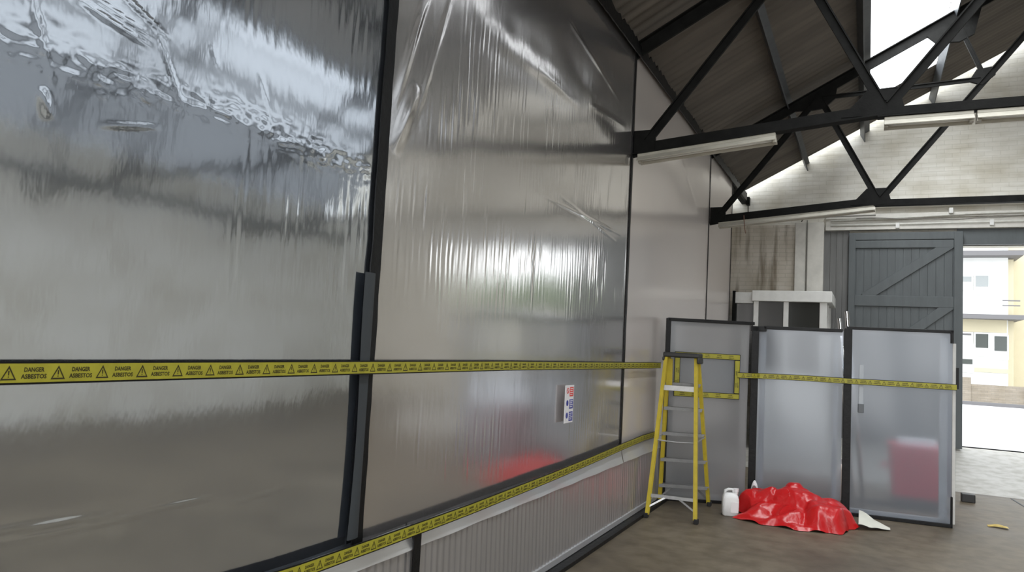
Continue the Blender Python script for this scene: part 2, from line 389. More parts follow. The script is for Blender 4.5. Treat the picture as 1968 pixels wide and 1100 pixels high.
for x in (-.72, -.02, .93, 1.9):
    c = purlin(x, True, .1, .14); tb.add(c.v, c.f)
struct('trim_3', tb, 'purlin')
ep = MB().box((-2.12, YF, 4.36), (-2.03, YB, 4.46)); struct('trim_4', ep, 'steel')
struct('trim_12', MB().box((XR-.06, YF, 3.70), (XR, YB, 3.86)), 'purlin')

# trusses
def truss(y, label):
    t = empty('roof_truss', label, 'roof truss', 'black steel roof trusses', (0, y, 0))
    def P(x, z, o=0): return (x, o, z)
    def mir(p): return (2*AX-p[0], p[1], p[2])
    def part(name, a, b, w=.08, sgn=1, tt=.085, both=True, off=0):
        MB().tee(P(*a, off), P(*b, off), w, tt, sgn=sgn).build(name, 'steel', t)
        if both: MB().tee(mir(P(*b, off)), mir(P(*a, off)), w, tt, sgn=sgn).build(name, 'steel', t)
    rz = lambda x: 5.44+.53*x
    part('rafter', (-2.03, rz(-2.03)), (AX, rz(AX)), .125, 1, .11)
    part('tie_beam', (-2.02, 3.43), (.1, 3.625), .105, -1, .10)
    part('middle_tie', (.05, 3.60), (AX, 3.60), .085, -1, .10)
    part('heel_strut', (-1.87, 3.50), (-.66, 5.01), .075, 1, .07)
    part('web_strut', (-.60, 5.02), (.08, 3.68), .075, 1, .07)
    part('web_strut', (.14, 3.66), (AX, 6.74), .075, 1, .07)
    part('collar_tie', (-.58, 5.04), (1.2, 5.10), .05, 1, .06)
    part('web_strut', (.96, 5.85), (1.24, 5.13), .05, 1, .05)
    def gus(poly):
        MB().prism([(x, -.02, z) for x, z in poly], (0, .04, 0)).build('gusset_plate', 'steel', t)
        MB().prism([(2*AX-x, -.02, z) for x, z in poly], (0, .04, 0)).build('gusset_plate', 'steel', t)
    gus([(-2.0, 3.36), (-1.79, 3.40), (-1.79, 3.61), (-2.0, 3.61)])
    gus([(-.22, 3.58), (-.03, 3.79), (.2, 3.79), (.26, 3.58)])
    gus([(-.95, 4.89), (-.40, 5.20), (-.42, 5.02), (-.55, 4.90), (-.7, 4.88)])
    gus([(.62, 5.72), (1.22, 6.04), (1.14, 5.68), (.98, 5.60), (.72, 5.62)])
    gus([(1.08, 5.08), (1.16, 5.22), (1.32, 5.24), (1.36, 5.14), (1.22, 5.02)])
    return t
truss(6.54, 'near black steel roof truss over the second wall seam, with two light fittings below it')
truss(10.3, 'far black steel roof truss in front of the white gable wall')

# lintel, posts, grey infill of the gateway wall
lb = MB()
lb.box((-.68, YB-.14, 3.82), (4.3, YB+.0, 3.885)); lb.box((-.68, YB-.05, 3.885), (4.3, YB, 4.02)); lb.box((-.68, YB-.10, 4.02), (4.3, YB, 4.10)); lb.box((.1, YB-.16, 4.20), (4.3, YB, 4.25))
struct('trim_5', lb, 'white_paint', bevel=.006)
struct('trim_6', MB().box((-1.17, YB-.16, 0.2), (-.985, YB, 3.97)), 'white_paint', bevel=.01)
struct('trim_7', MB().box((-.965, YB-.20, 0.2), (-.70, YB, 3.96)), 'white_paint', bevel=.01)
gi = MB()
for k in range(4): gi.box((-.70+k*.1, YB-.05, .2), (-.604+k*.1, YB, 3.82))
struct('trim_8', gi, 'grey_board')
gh = MB().box((1.30, YB-.06, 3.56), (3.9, YB+.1, 3.82)); struct('trim_9', gh, 'grey_paint')

# grey boarded gate
g = empty('door_1', None, None, loc=(0, 0, 0)); g['kind'] = 'structure'
yg = YB-.13
pb = MB()
x = -.305
while x < 1.36:
    x1 = min(x+.118, 1.365); pb.box((x+.003, yg, ZG+.01), (x1-.003, yg+.045, 3.76)); x = x1
pb.box((-.305, yg+.02, ZG+.01), (1.365, yg+.04, 3.76))
pb.build('door_board', 'grey_paint', g)
for a in ((-.305, 1.365, 3.64, 3.765), (-.29, 1.245, 2.52, 2.70), (-.29, 1.245, 1.38, 1.55), (-.29, 1.245, .35, .53)):
    MB().box((a[0], yg-.04, a[2]), (a[1], yg, a[3])).build('rail', 'grey_paint', g, bevel=.006)
MB().box((-.29, yg-.038, 3.50), (1.245, yg, 3.63)).build('rail', 'grey_paint', g, bevel=.008)
for a in ((-.305, -.20), (1.245, 1.37)):
    MB().box((a[0], yg-.045, ZG+.01), (a[1], yg, 3.76)).build('stile', 'grey_paint', g, bevel=.006)
for z0, z1 in ((2.66, 3.56), (1.52, 2.56), (.5, 1.42)):
    MB().bar((-.06, yg-.018, z0), (1.2, yg-.018, z1), .15, .036).build('brace', 'grey_paint', g, bevel=.006)

# ------------------------------------------------------------------ polythene lined left wall
XW = -2.0
def gauss(x, c, w): return np.exp(-((x-c)/w)**2)
def film_disp(y, z):
    d = np.where(y <= 2.66, .004, .008)*vn(y*1.1+7, z*.8)+np.where(y <= 2.66, .001, .003)*vn(y*3.1, z*1.7+5)   # slack
    wob = y+.012*vn(y*7, z*4)+.02*vn(z*1.5, y*.6)
    rip = np.sin(2*np.pi*wob/.052+2.2*vn(y*5, z*2.2)) + .8*np.sin(2*np.pi*wob/.034+4*vn(y*4+9, z*3))
    amt = np.clip(vn(y*2.3+3, z*1.6+2)*1.2+.75, .15, 1)*np.clip(.45+1.9*vn(y*17+4, z*4.5+1)+.5*vn(y*40, z*11), .08, 1.5)
    band = 1.00*gauss(z, 2.18, .34)*(y > 2.8)*np.clip((y-2.7)/.6, 0, 1)+1.0*gauss(z, 3.0, .36)*np.clip((y-2.9)/.8, 0, 1)+.35*gauss(z, .95, .2)*(y > 2.7)
    band = band+np.where(y <= 2.66, .55*gauss(z, 1.95, .26)*np.clip((y-1.6)/.6, 0, 1)+.35*gauss(z, 2.85, .18)*np.clip((y-1.3)/.5, 0, 1)+0, 0)
    band = band*np.where(y > 6.5, .45, 1)
    d = d+np.where(y <= 2.66, .0015, .0012)*rip*amt*band
    # crinkles where the sheet was bunched near the top of the first bay
    zc = 2.285+.02*np.sin(y*4)
    d = d+np.where(y <= 2.66, gauss(z, zc, .055)*np.clip((y-.9)/.1, 0, 1), 0)*(.0026*np.abs(vn(y*11+z*6, z*34-y*4))+.0026*np.abs(vn(y*26-z*9, z*62+y*12)))
    d = d+np.where(y <= 2.66, gauss(z, 2.5, .2)*np.clip((1.7-y)/.5, 0, 1), 0)*.0016*np.abs(vn(y*9+z*14, z*11-y*7))
    def crease(y0, z0, y1, z1, w, a):
        L = math.hypot(y1-y0, z1-z0); tx, tz = (y1-y0)/L, (z1-z0)/L
        s = (y-y0)*tx+(z-z0)*tz; n = (y-y0)*(-tz)+(z-z0)*tx
        e = np.sin(np.pi*np.clip(s/L, 0, 1))**.8*(.55+.9*np.clip(vn(s*5+y0*7, n*0+z0*5)+.5, 0, 1))
        return .5*a*np.exp(-(n/w)**2)*e
    for c in ((1.06, 1.014, 1.52, .992, .005, .0045), (1.06, .984, 1.46, .974, .004, .003), (1.43, .974, 1.90, .988, .004, .004), (1.95, .948, 2.22, .966, .004, .003),
              (1.08, 2.50, 1.20, 2.18, .007, .004), (1.165, 2.18, 1.19, 2.10, .012, .005), (1.48, 2.49, 1.63, 2.23, .006, .003), (1.33, 2.125, 1.54, 2.18, .007, .003),
              (1.69, 2.53, 1.74, 2.43, .004, .0015), (1.91, 2.51, 1.985, 2.37, .005, .002), (1.22, 2.46, 1.48, 2.41, .008, .003), (1.25, 2.49, 1.5, 2.44, .006, .002), (1.3, 2.56, 1.55, 2.46, .006, .002),
              (3.22, 3.45, 2.90, 2.55, .018, .008), (2.96, 3.3, 2.74, 2.60, .025, .012), (2.76, 2.42, 2.93, 2.80, .035, .020), (3.1, 3.5, 2.8, 2.9, .015, .005),
              (3.4, 3.38, 4.85, 3.52, .08, .011), (3.5, 3.33, 4.9, 3.42, .05, .006), (4.3, 3.40, 5.2, 3.40, .04, .004), (5.3, 3.47, 6.3, 3.58, .03, .007), (4.8, 3.95, 6.1, 3.75, .02, .006),
              (4.3, 2.575, 6.3, 2.59, .010, .004), (4.6, 2.66, 6.2, 2.50, .010, .003), (8.3, 3.9, 9.9, 3.2, .03, .006)):
        d = d+crease(*c)
    return d
def film(y0, y1, z0, z1, label, mat='film'):
    fine = mat != 'film_milky'
    ny = int((y1-y0)/(.0095 if fine else .02)); nz = int((z1-z0)/(.0085 if fine else .03))
    Y, Z = np.meshgrid(np.linspace(y0, y1, ny), np.linspace(z0, z1, nz))
    e = np.clip((Y-y0)/.06, 0, 1)*np.clip((y1-Y)/.06, 0, 1)
    X = XW+film_disp(Y, Z)*e
    v = np.stack([X, Y, Z], -1).reshape(-1, 3)
    i = np.arange(ny-1)[None, :]+np.arange(nz-1)[:, None]*ny
    fc = np.stack([i, i+1, i+ny+1, i+ny], -1).reshape(-1, 4)
    me = bpy.data.meshes.new('plastic_sheet'); me.from_pydata(v.tolist(), [], fc.tolist()); me.update()
    me.polygons.foreach_set('use_smooth', [True]*len(me.polygons)); me.materials.append(M[mat])
    o = bpy.data.objects.new('plastic_sheet', me); COL.objects.link(o)
    return tag(o, label, 'plastic sheet', 'polythene sheets lining the left wall')
SEAM = (2.655, 6.50, 10.20, 12.05)
film(.35, SEAM[0], .60, 4.38, 'large clear polythene wall sheet nearest the camera, left of the thick black tape strip')
film(SEAM[0], SEAM[1], .60, 4.38, 'rippled polythene wall sheet carrying the small red and blue safety sign', 'film_pale')
film(SEAM[1], SEAM[2], .60, 4.38, 'polythene wall sheet between the two truss ends, behind the yellow stepladder', 'film_milky')
film(SEAM[2], SEAM[3], .60, 4.38, 'narrow polythene wall sheet between the far truss end and the white brick corner', 'film_milky')

def strip_y(y0, y1, z0, z1, xo=.008, mat='black_tape', name='tape_strip', seed=0):
    rng = random.Random(seed); n = max(2, int((z1-z0)/.12)); mb = MB(); 
    a = [(z0+(z1-z0)*k/n, rng.uniform(-.004, .004), rng.uniform(-.004, .004)) for k in range(n+1)]
    for z, e0, e1 in a:
        mb.v += [(XW+xo, y0+e0, z), (XW+xo, y1+e1, z), (XW+xo-.006, y0+e0, z), (XW+xo-.006, y1+e1, z)]
    for k in range(n):
        b = 4*k
        mb.f += [(b, b+1, b+5, b+4), (b+2, b+6, b+7, b+3), (b, b+4, b+6, b+2), (b+1, b+3, b+7, b+5)]
    mb.f += [(0, 2, 3, 1), (4*n, 4*n+1, 4*n+3, 4*n+2)]
    return mb.build(name, mat)
G = 'black tape strips on the wall sheeting'
tag(strip_y(2.635, 2.705, .66, 4.40, .018, seed=1), 'thick black tape strip running up the nearest seam of the plastic wall', 'tape', G)
tag(strip_y(6.483, 6.522, .03, 4.40, .010, seed=2), 'thin black tape strip below the near truss end', 'tape', G)
tag(strip_y(10.188, 10.222, .03, 4.40, .010, seed=3), 'thin black tape strip below the far truss end', 'tape', G)
tag(strip_y(12.038, 12.072, .03, 4.40, .010, seed=4), 'thin black tape strip at the far end of the plastic wall', 'tape', G)
# overlapping tail of film beside the thick strip
tail = grid([0, .3, .7, 1], [k/14 for k in range(15)], lambda a, b: (XW+.026+.012*math.sin(a*math.pi)*(.5+.5*math.sin(b*9)), 2.585+.075*a+.012*math.sin(b*5)*(1-a)+.012*b*(1-a), .69+1.15*b))
tag(tail.build('film_flap', pmat('dark_folded_film', (.05, .056, .062), .5, spec=.25), smooth=True), 'loose dark fold of film hanging along the thick black strip', 'plastic flap')
# serrated black tape along the top
mb = MB(); rng = random.Random(4); n = 205; y0, y1 = .35, 13.3
for k in range(n+1):
    y = y0+(y1-y0)*k/n; zt = 4.41+.02*(k % 2)+rng.uniform(-.012, .03)
    mb.v += [(XW+.05, y, 4.32-rng.uniform(0, .012)), (XW+.05, y, zt), (XW+.036, y, 4.32), (XW+.036, y, zt)]
for k in range(n):
    b = 4*k; mb.f += [(b, b+4, b+5, b+1), (b+2, b+3, b+7, b+6), (b+1, b+5, b+7, b+3), (b, b+2, b+6, b+4)]
tag(mb.build('eaves_tape', 'black_tape'), 'ragged black tape edging along the top of the plastic wall under the roof', 'tape')

# fluted skirt below, white fold above it, black gap at the floor
def skirt(y0, y1, label):
    t = empty('skirt_panel', label, 'skirting panel', 'fluted panels along the foot of the plastic wall', (XW, y0, 0))
    L = y1-y0; n = int(L/.012)
    def fx(y, z): return .035+.004*math.sin((y+y0)/.06*2*math.pi)+.012*(1-z/.56)
    s = grid(np.linspace(0, L, n), [.05, .15, .3, .45, .56], lambda y, z: (fx(y, z), y, z)); s.build('sheet', 'skirt', t, smooth=True)
    b = grid(np.linspace(0, L, max(4, int(L/.08))), [.55, .58, .62, .66], lambda y, z: (.046-.03*(z-.55)/.11+.004*math.sin(y*11+z*30), y, z)); b.build('fold', 'band', t, smooth=True)
    MB().box((.03, 0, .035), (.06, L, .075)).build('hem', 'band', t)
    return t
skirt(.35, 3.09, 'fluted grey skirt panel nearest the camera, left of the short black strip')
skirt(3.11, 6.49, 'long fluted grey skirt panel below the rippled sheet with the sign')
skirt(6.51, 7.80, 'short fluted grey skirt panel behind the yellow stepladder leg')
tag(strip_y(3.07, 3.13, .03, .63, .056, seed=6), 'short thick black strip between skirt panels under the lower hazard tape', 'tape', G)
mb = MB(); mb.box((XW-.3, .3, 0), (XW+.13, 12.1, .03)); struct('baseboard_left', mb, 'black_tape')

# ------------------------------------------------------------------ hazard tape with printing
_tcache = {}
def text_mesh(s, width, height):
    if s in _tcache: base = _tcache[s]
    else:
        cu = bpy.data.curves.new('t', 'FONT'); cu.body = s; cu.resolution_u = 2; cu.offset = .03
        ob = bpy.data.objects.new('t', cu); COL.objects.link(ob)
        dg = bpy.context.evaluated_depsgraph_get(); me = bpy.data.meshes.new_from_object(ob.evaluated_get(dg))
        v = np.array([x.co[:2] for x in me.vertices]); f = [tuple(p.vertices) for p in me.polygons]
        bpy.data.objects.remove(ob); bpy.data.curves.remove(cu); bpy.data.meshes.remove(me)
        v = (v-v.min(0))/(v.max(0)-v.min(0))-.5
        base = _tcache[s] = (v, f)
    v, f = base
    return v*np.array([width, height]), f
def hazard_tape(path, label, w=.060, out=(1, 0, 0), step=.127, start=.06, name='hazard_tape'):
    """tape along a polyline of 3D points; out = the way it faces"""
    P = [Vector(p) for p in path]; O = Vector(out).normalized(); Zu = Vector((0, 0, 1))
    L = [0]
    for a, b in zip(P, P[1:]): L.append(L[-1]+(b-a).length)
    def at(s):
        for k in range(len(P)-1):
            if s <= L[k+1] or k == len(P)-2:
                q = (P[k+1]-P[k]).normalized(); return P[k]+q*(s-L[k]), q
    t = empty(name, label, 'hazard tape', 'yellow hazard tapes', tuple(P[0]))
    o0 = P[0]
    def band(hw, d0, d1, nm, mat):
        mb = MB(); S = sorted(set(L+[L[-1]*k/60 for k in range(61)]))
        for s in S:
            p, q = at(s); n = O.cross(q).normalized(); 
            if n.z < 0: n = -n
            if abs(q.z) > .9: n = O.cross(q).normalized()
            for d, e in ((d0, -1), (d0, 1), (d1, 1), (d1, -1)): mb.v.append(tuple(p-o0+O*d+n*(hw*e)))
        for k in range(len(S)-1):
            for i in range(4): mb.f.append((4*k+i, 4*k+(i+1) % 4, 4*k+4+(i+1) % 4, 4*k+4+i))
        k = 4*len(S); mb.f += [(0, 1, 2, 3), (k-4, k-1, k-2, k-3)]
        mb.build(nm, mat, t)
    band(w/2, 0, .0025, 'backing', 'black_tape'); band(w/2-.0055, .0025, .004, 'yellow_band', 'tape_yellow')
    pr = MB(); s = start; R = Vector((0, 0, 1))
    def put(v, f, s):
        p, q = at(s); n = O.cross(q).normalized()
        if n.z < 0 and abs(q.z) <= .9: n = -n
        # reading direction: left to right seen from the front
        rd = n.cross(O).normalized()
        if abs(rd.dot(q)) > .5: rd = q if rd.dot(q) > 0 else -q
        pr.add([p-o0+O*.0046+rd*float(a)+n*float(b) for a, b in v], f)
    yb = w-.011; k = 0
    while s < L[-1]-.03:
        if k % 2 == 0:
            h = yb*.36; a = yb*.40
            tri = [(-a, -h), (a, -h), (0, h*1.1)]; e = .82; inn = [(-a*.72, -h*.78), (a*.72, -h*.78), (0, h*.68)]
            put(tri+inn, [(0, 1, 4, 3), (1, 2, 5, 4), (2, 0, 3, 5)], s)
            put([(-.0014, -h*.3), (.0014, -h*.3), (.0018, h*.35), (-.0018, h*.35)], [(0, 1, 2, 3)], s)
            put([(-.0014, -h*.62), (.0014, -h*.62), (.0014, -h*.45), (-.0014, -h*.45)], [(0, 1, 2, 3)], s)
        else:
            v, f = text_mesh('DANGER', .052, yb*.25); put(v+np.array([0, yb*.18]), f, s)
            v, f = text_mesh('ASBESTOS', .066, yb*.25); put(v+np.array([0, -yb*.18]), f, s)
        s += step/2; k += 1
    pr.build('lettering', 'tape_print', t)
    return t
X1 = XW+.045
hazard_tape([(X1, .9, 1.417), (X1, 2.6, 1.424), (X1, 4.0, 1.428), (X1, 5.4, 1.424), (X1, 6.5, 1.422), (X1, 7.68, 1.42)], 'yellow and black hazard tape running level along the upper plastic wall', start=.230)
hazard_tape([(X1+.02, 1.6, .672), (X1+.02, 2.25, .653), (X1+.02, 2.75, .650), (X1+.02, 3.6, .650), (X1+.02, 4.7, .665), (X1+.01, 5.6, .680), (X1+.01, 6.45, .705), (X1, 7.1, .715), (X1, 7.72, .712)], 'yellow hazard tape sagging along the foot of the plastic wall above the skirt', step=.118)

# ------------------------------------------------------------------ safety sign
sg = empty('safety_sign', 'small white safety sign with one red and two blue squares', 'sign', None, (XW+.030, 5.1, 1.143))
MB().box((0, -.085, -.137), (.004, .085, .137)).build('board', 'sign_white', sg, bevel=.001)
def mark(name, mat, z, blue):
    o = MB(); o.box((.004, .0, z-.035), (.0052, .074, z+.033)).build(name, mat, sg)
    p = MB()
    n = 20
    ring = [(.0052, -.04+.022*math.cos(2*math.pi*k/n), z+.008+.022*math.sin(2*math.pi*k/n)) for k in range(n)]
    if blue: p.add(ring, [tuple(range(n))])
    else:
        inn = [(.0052, -.04+.015*math.cos(2*math.pi*k/n), z+.008+.015*math.sin(2*math.pi*k/n)) for k in range(n)]
        p.add(ring+inn, [(k, (k+1) % n, n+(k+1) % n, n+k) for k in range(n)])
        p.bar((.0052, -.053, z+.021), (.0052, -.027, z-.005), .006, .0006, (1, 0, 0))
    p.build('symbol', mat, sg)
    q = MB()
    for k in range(4): q.box((.0052, .010, z+.018-k*.014), (.0058, .064-.010*(k % 2), z+.024-k*.014))
    q.build('text_lines', 'sign_white' , sg)
mark('red_panel', 'red', .090, False); mark('blue_panel', 'blue', .0, True); mark('blue_panel', 'blue', -.090, True)

# ------------------------------------------------------------------ translucent enclosure panels
def panel(a, b, h, label, mat, edges, studs, window=None, handle=False):
    A, B = Vector((*a, 0)), Vector((*b, 0)); d = (B-A); L = d.length
    t = empty('enclosure_panel', label, 'enclosure panel', 'translucent enclosure panels', tuple(A)); t.rotation_euler = (0, 0, math.atan2(d.y, d.x))
    def fy(x, z): return .004*math.sin(x*9+z*1.3)+.003*math.sin(z*5+x*3)
    grid(np.linspace(0, L, 30), np.linspace(.03, h-.02, 30), lambda x, z: (x, fy(x, z), z)).build('sheet', mat, t, smooth=True)
    for x0, x1 in studs: MB().box((x0, .03, .03), (x1, .075, h-.03)).build('stud', 'timber', t)
    MB().box((0, .03, h-.07), (L, .075, h-.025)).build('stud', 'timber', t)
    MB().box((0, .03, .03), (L, .075, .07)).build('stud', 'timber', t)
    for x0, z0, x1, z1 in edges:
        MB().box((x0, -.02, z0), (x1, .02, z1)).build('tape_edge', 'black_tape', t, bevel=.004)
    return t, L
a, b = (-1.935, 7.86), (-1.14, 8.21)
pA, LA = panel(a, b, 1.93, 'left enclosure panel with a taped viewing window, behind the stepladder', 'panel_grey',
      [(-.02, .0, .03, 1.93), (0, 1.90, .92, 1.935), (0, 0, .9, .03)], [(.03, .09), (.80, .86)])
pB, LB = panel((-1.105, 8.30), (-.225, 8.405), 1.90, 'middle enclosure panel between two black taped posts, behind the red bundle', 'panel',
      [(-.02, 0, .055, 1.89), (-.03, 1.84, .13, 1.895), (.1, 1.865, .88, 1.9), (0, 0, .88, .03)], [(.07, .13), (.80, .85)])
pC, LC = panel((-.195, 8.41), (.765, 8.50), 1.93, 'right enclosure panel with a latch and a pink-red shape behind it', 'panel',
      [(-.02, 0, .055, 1.91), (0, 1.90, .97, 1.93), (.0, 0, .97, .035), (.945, 1.8, .97, 1.93), (.955, 0, .972, .3)], [(.86, .93)])
MB().box((.125, -.016, 1.08), (.165, -.006, 1.54)).build('latch_strip', pmat('grey_plastic_strip', (.42, .45, .48), .5), pC)
MB().box((.118, -.035, 1.05), (.172, -.006, 1.14)).build('latch', pmat('dark_grey_latch', (.09, .1, .11), .4), pC, bevel=.004)
MB().box((.972, .03, .03), (1.0, .09, 1.8)).build('side_batten', 'timber', pC)
MB().box((1.0, .02, 1.35), (1.025, .05, 1.56)).build('tape_flap', 'black_tape', pC)
MB().box((.995, .05, .25), (1.005, .5, 1.8)).build('side_sheet', 'panel', pC)
# viewing window framed with tape on the left panel
tw = empty('hazard_tape_border', 'yellow hazard tape framing a rectangular window on the left panel', 'hazard tape', None, a+(0,)); tw.rotation_euler = pA.rotation_euler
x0, x1, z0, z1, wd = .08, .775, 1.10, 1.575, .06
def tstrip(lo, hi):
    MB().box((lo[0], -.026, lo[1]), (hi[0], -.020, hi[1])).build('tape_strip', 'black_tape', tw)
    e = .006; o = MB().box((lo[0]+e, -.029, lo[1]+e), (hi[0]-e, -.026, hi[1]-e)); o.build('tape_strip', 'tape_yellow', tw)
    pr = MB(); horiz = hi[0]-lo[0] > hi[1]-lo[1]; L = (hi[0]-lo[0]) if horiz else (hi[1]-lo[1]); s = .09
    while s < L-.05:
        for q, (txt, wd_) in enumerate((('DANGER', .046), ('ASBESTOS', .058))):
            v, f = text_mesh(txt, wd_, .011); off = .010-.020*q
            if horiz: pts = [(lo[0]+s+p[0], -.0296, (lo[1]+hi[1])/2+off+p[1]) for p in v]
            else: pts = [((lo[0]+hi[0])/2-off-p[1], -.0296, lo[1]+s+p[0]) for p in v]
            pr.add(pts, f)
        s += .127
    pr.build('lettering', 'tape_print', tw)
tstrip((x0, z1-wd), (x1, z1)); tstrip((x0, z0), (x1, z0+wd)); tstrip((x0, z0+wd), (x0+wd, z1-wd)); tstrip((x1-wd, z0+wd), (x1, z1-wd))
vf = grid([x0+wd, x1-wd], [z0+wd, z1-wd], lambda x, z: (x, -.012, z)); vf.build('viewing_film', 'clear_film', pA)
o = Vector((.1, -1, 0)).normalized()
hazard_tape([(-1.235, 8.125, 1.358), (-1.10, 8.180, 1.360), (-1.03, 8.27, 1.362), (-.6, 8.325, 1.368), (-.16, 8.375, 1.365), (.3, 8.415, 1.368), (.80, 8.468, 1.368)], 'yellow hazard tape stretched across the two right enclosure panels', out=o, w=.06)

# ------------------------------------------------------------------ stepladder
ld = empty('stepladder', 'yellow fibreglass stepladder with black top standing before the left panel', 'stepladder', None, (-1.66, 7.4, 0))
def Lp(p): return Vector(p)-Vector((-1.66, 7.4, 0))
FL, FR = Vector((-1.852, 6.94, 0)), Vector((-1.392, 6.985, 0)); BL, BR = Vector((-1.925, 7.70, 0)), Vector((-1.445, 7.90, 0))
TFL, TFR = Vector((-1.835, 7.40, 1.52)), Vector((-1.525, 7.43, 1.52)); TBL, TBR = Vector((-1.835, 7.50, 1.52)), Vector((-1.525, 7.53, 1.52))
def lerp(a, b, t): return a+(b-a)*t
for A, B, side in ((FL, TFL, -1), (FR, TFR, 1), (BL, TBL, -1), (BR, TBR, 1)):
    mb = MB(); a_, b_ = Lp(lerp(A, B, .02)), Lp(B)
    mb.bar(a_, b_, .042, .018, (1, 0, 0)); mb.bar(a_+Vector((-.010*side, -.018, 0)), b_+Vector((-.010*side, -.018, 0)), .006, .03, (1, 0, 0)); mb.bar(a_+Vector((-.010*side, .018, 0)), b_+Vector((-.010*side, .018, 0)), .006, .03, (1, 0, 0))
    leg = mb.build('leg', 'yellow_glass', ld)
    c = Lp(lerp(A, B, .012)); MB().box((c.x-.02, c.y-.03, 0), (c.x+.02, c.y+.03, .045)).build('foot', 'rubber', leg, bevel=.006)
for z in (.2, .47, .74, 1.0, 1.25):
    p, q = lerp(BL, TBL, z/1.52), lerp(BR, TBR, z/1.52)
    mb = MB(); mb.bar(Lp(p), Lp(q), .012, .085, (0, 1, 0)); mb.bar(Lp(p+Vector((0, -.04, -.012))), Lp(q+Vector((0, -.04, -.012))), .03, .006, (0, 1, 0))
    mb.build('tread', 'alu_dull', ld)
for z, w in ((.20, .03), (1.21, .05)):
    p, q = lerp(FL, TFL, z/1.52), lerp(FR, TFR, z/1.52); MB().bar(Lp(p), Lp(q), w, .012).build('cross_brace', 'alu', ld)
for A, B, C_, D in ((FL, TFL, FR, TFR), (FR, TFR, FL, TFL)):
    p = lerp(A, B, .06); q = lerp(lerp(A, B, .132), lerp(C_, D, .132), .38); MB().bar(Lp(p), Lp(q), .016, .006).build('diagonal_brace', 'alu', ld)
for A, B, C_, D in ((BL, TBL, BR, TBR), (BR, TBR, BL, TBL)):
    p = lerp(A, B, .03); q = lerp(lerp(A, B, .135), lerp(C_, D, .135), .30); MB().bar(Lp(p), Lp(q), .02, .008).build('diagonal_brace', 'alu_dull', ld)
p, q = lerp(FL, TFL, .47), lerp(BL, TBL, .47); MB().bar(Lp(p), Lp(q), .012, .006, (1, 0, 0)).build('spreader', 'alu', ld)
p, q = lerp(FR, TFR, .47), lerp(BR, TBR, .47); MB().bar(Lp(p), Lp(q), .012, .006, (1, 0, 0)).build('spreader', 'alu', ld)
p, q = lerp(FL, TFL, .465), lerp(FR, TFR, .465); MB().tube([Lp(p), Lp(lerp(p, q, .5))+Vector((0, 0, -.008)), Lp(q)], .007, 6).build('spreader', 'alu', ld)
tc_ = MB(); cx, cy = -1.68, 7.465
tc_.box((cx-.175, cy-.10, 1.515), (cx+.185, cy+.10, 1.565)); tc_.box((cx-.18, cy-.105, 1.475), (cx-.155, cy+.105, 1.52)); tc_.box((cx+.165, cy-.105, 1.46), (cx+.19, cy+.105, 1.52))
tc_.v = [tuple(Lp(v)) for v in tc_.v]; tc_.build('top_cap', 'black_plastic', ld, bevel=.012)
MB().box(tuple(Lp((-1.83, 7.435, 1.23))), tuple(Lp((-1.77, 7.46, 1.50)))).build('side_plate', 'yellow_glass', ld, bevel=.004)

# ------------------------------------------------------------------ jerrycan
jc = empty('jerrycan', 'milky white plastic jerrycan standing at the left end of the red bundle', 'jerrycan', None, (-1.19, 7.60, 0)); jc.rotation_euler = (0, 0, .25)
def rrect(w, d, r, z, n=5, ox=0):
    pts = []
    for cx, cy, a0 in ((w/2-r, d/2-r, 0), (-w/2+r, d/2-r, 90), (-w/2+r, -d/2+r, 180), (w/2-r, -d/2+r, 270)):
        for k in range(n):
            a = math.radians(a0+90*k/(n-1)); pts.append((ox+cx+r*math.cos(a), cy+r*math.sin(a), z))
    return pts
def loft(rings):
    mb = MB(); n = len(rings[0])
    for r in rings: mb.v += r
    for i in range(len(rings)-1):
        for k in range(n): mb.f.append((i*n+k, i*n+(k+1) % n, (i+1)*n+(k+1) % n, (i+1)*n+k))
    mb.f += [tuple(range(n))[::-1], tuple(range((len(rings)-1)*n, len(rings)*n))]
    return mb
loft([rrect(.135, .12, .02, 0), rrect(.155, .14, .03, .012), rrect(.158, .142, .03, .10), rrect(.155, .14, .03, .165), rrect(.135, .12, .03, .195), rrect(.10, .085, .03, .212), rrect(.07, .06, .02, .218)]).build('body', 'jug', jc, smooth=True)
MB().tube([(-.055, 0, .195), (-.05, 0, .235), (-.02, 0, .25), (.02, 0, .25), (.035, 0, .21)], .014, 8).build('handle', 'jug', jc, smooth=True)
MB().tube([(.05, 0, .20), (.05, 0, .235)], .022, 12).build('neck', 'jug', jc, smooth=True)
MB().tube([(.05, 0, .232), (.05, 0, .262)], .026, 14).build('cap', 'sign_white', jc)
MB().box((.0, -.0745, .04), (.07, -.0705, .14)).build('blank_label', 'sign_white', jc)

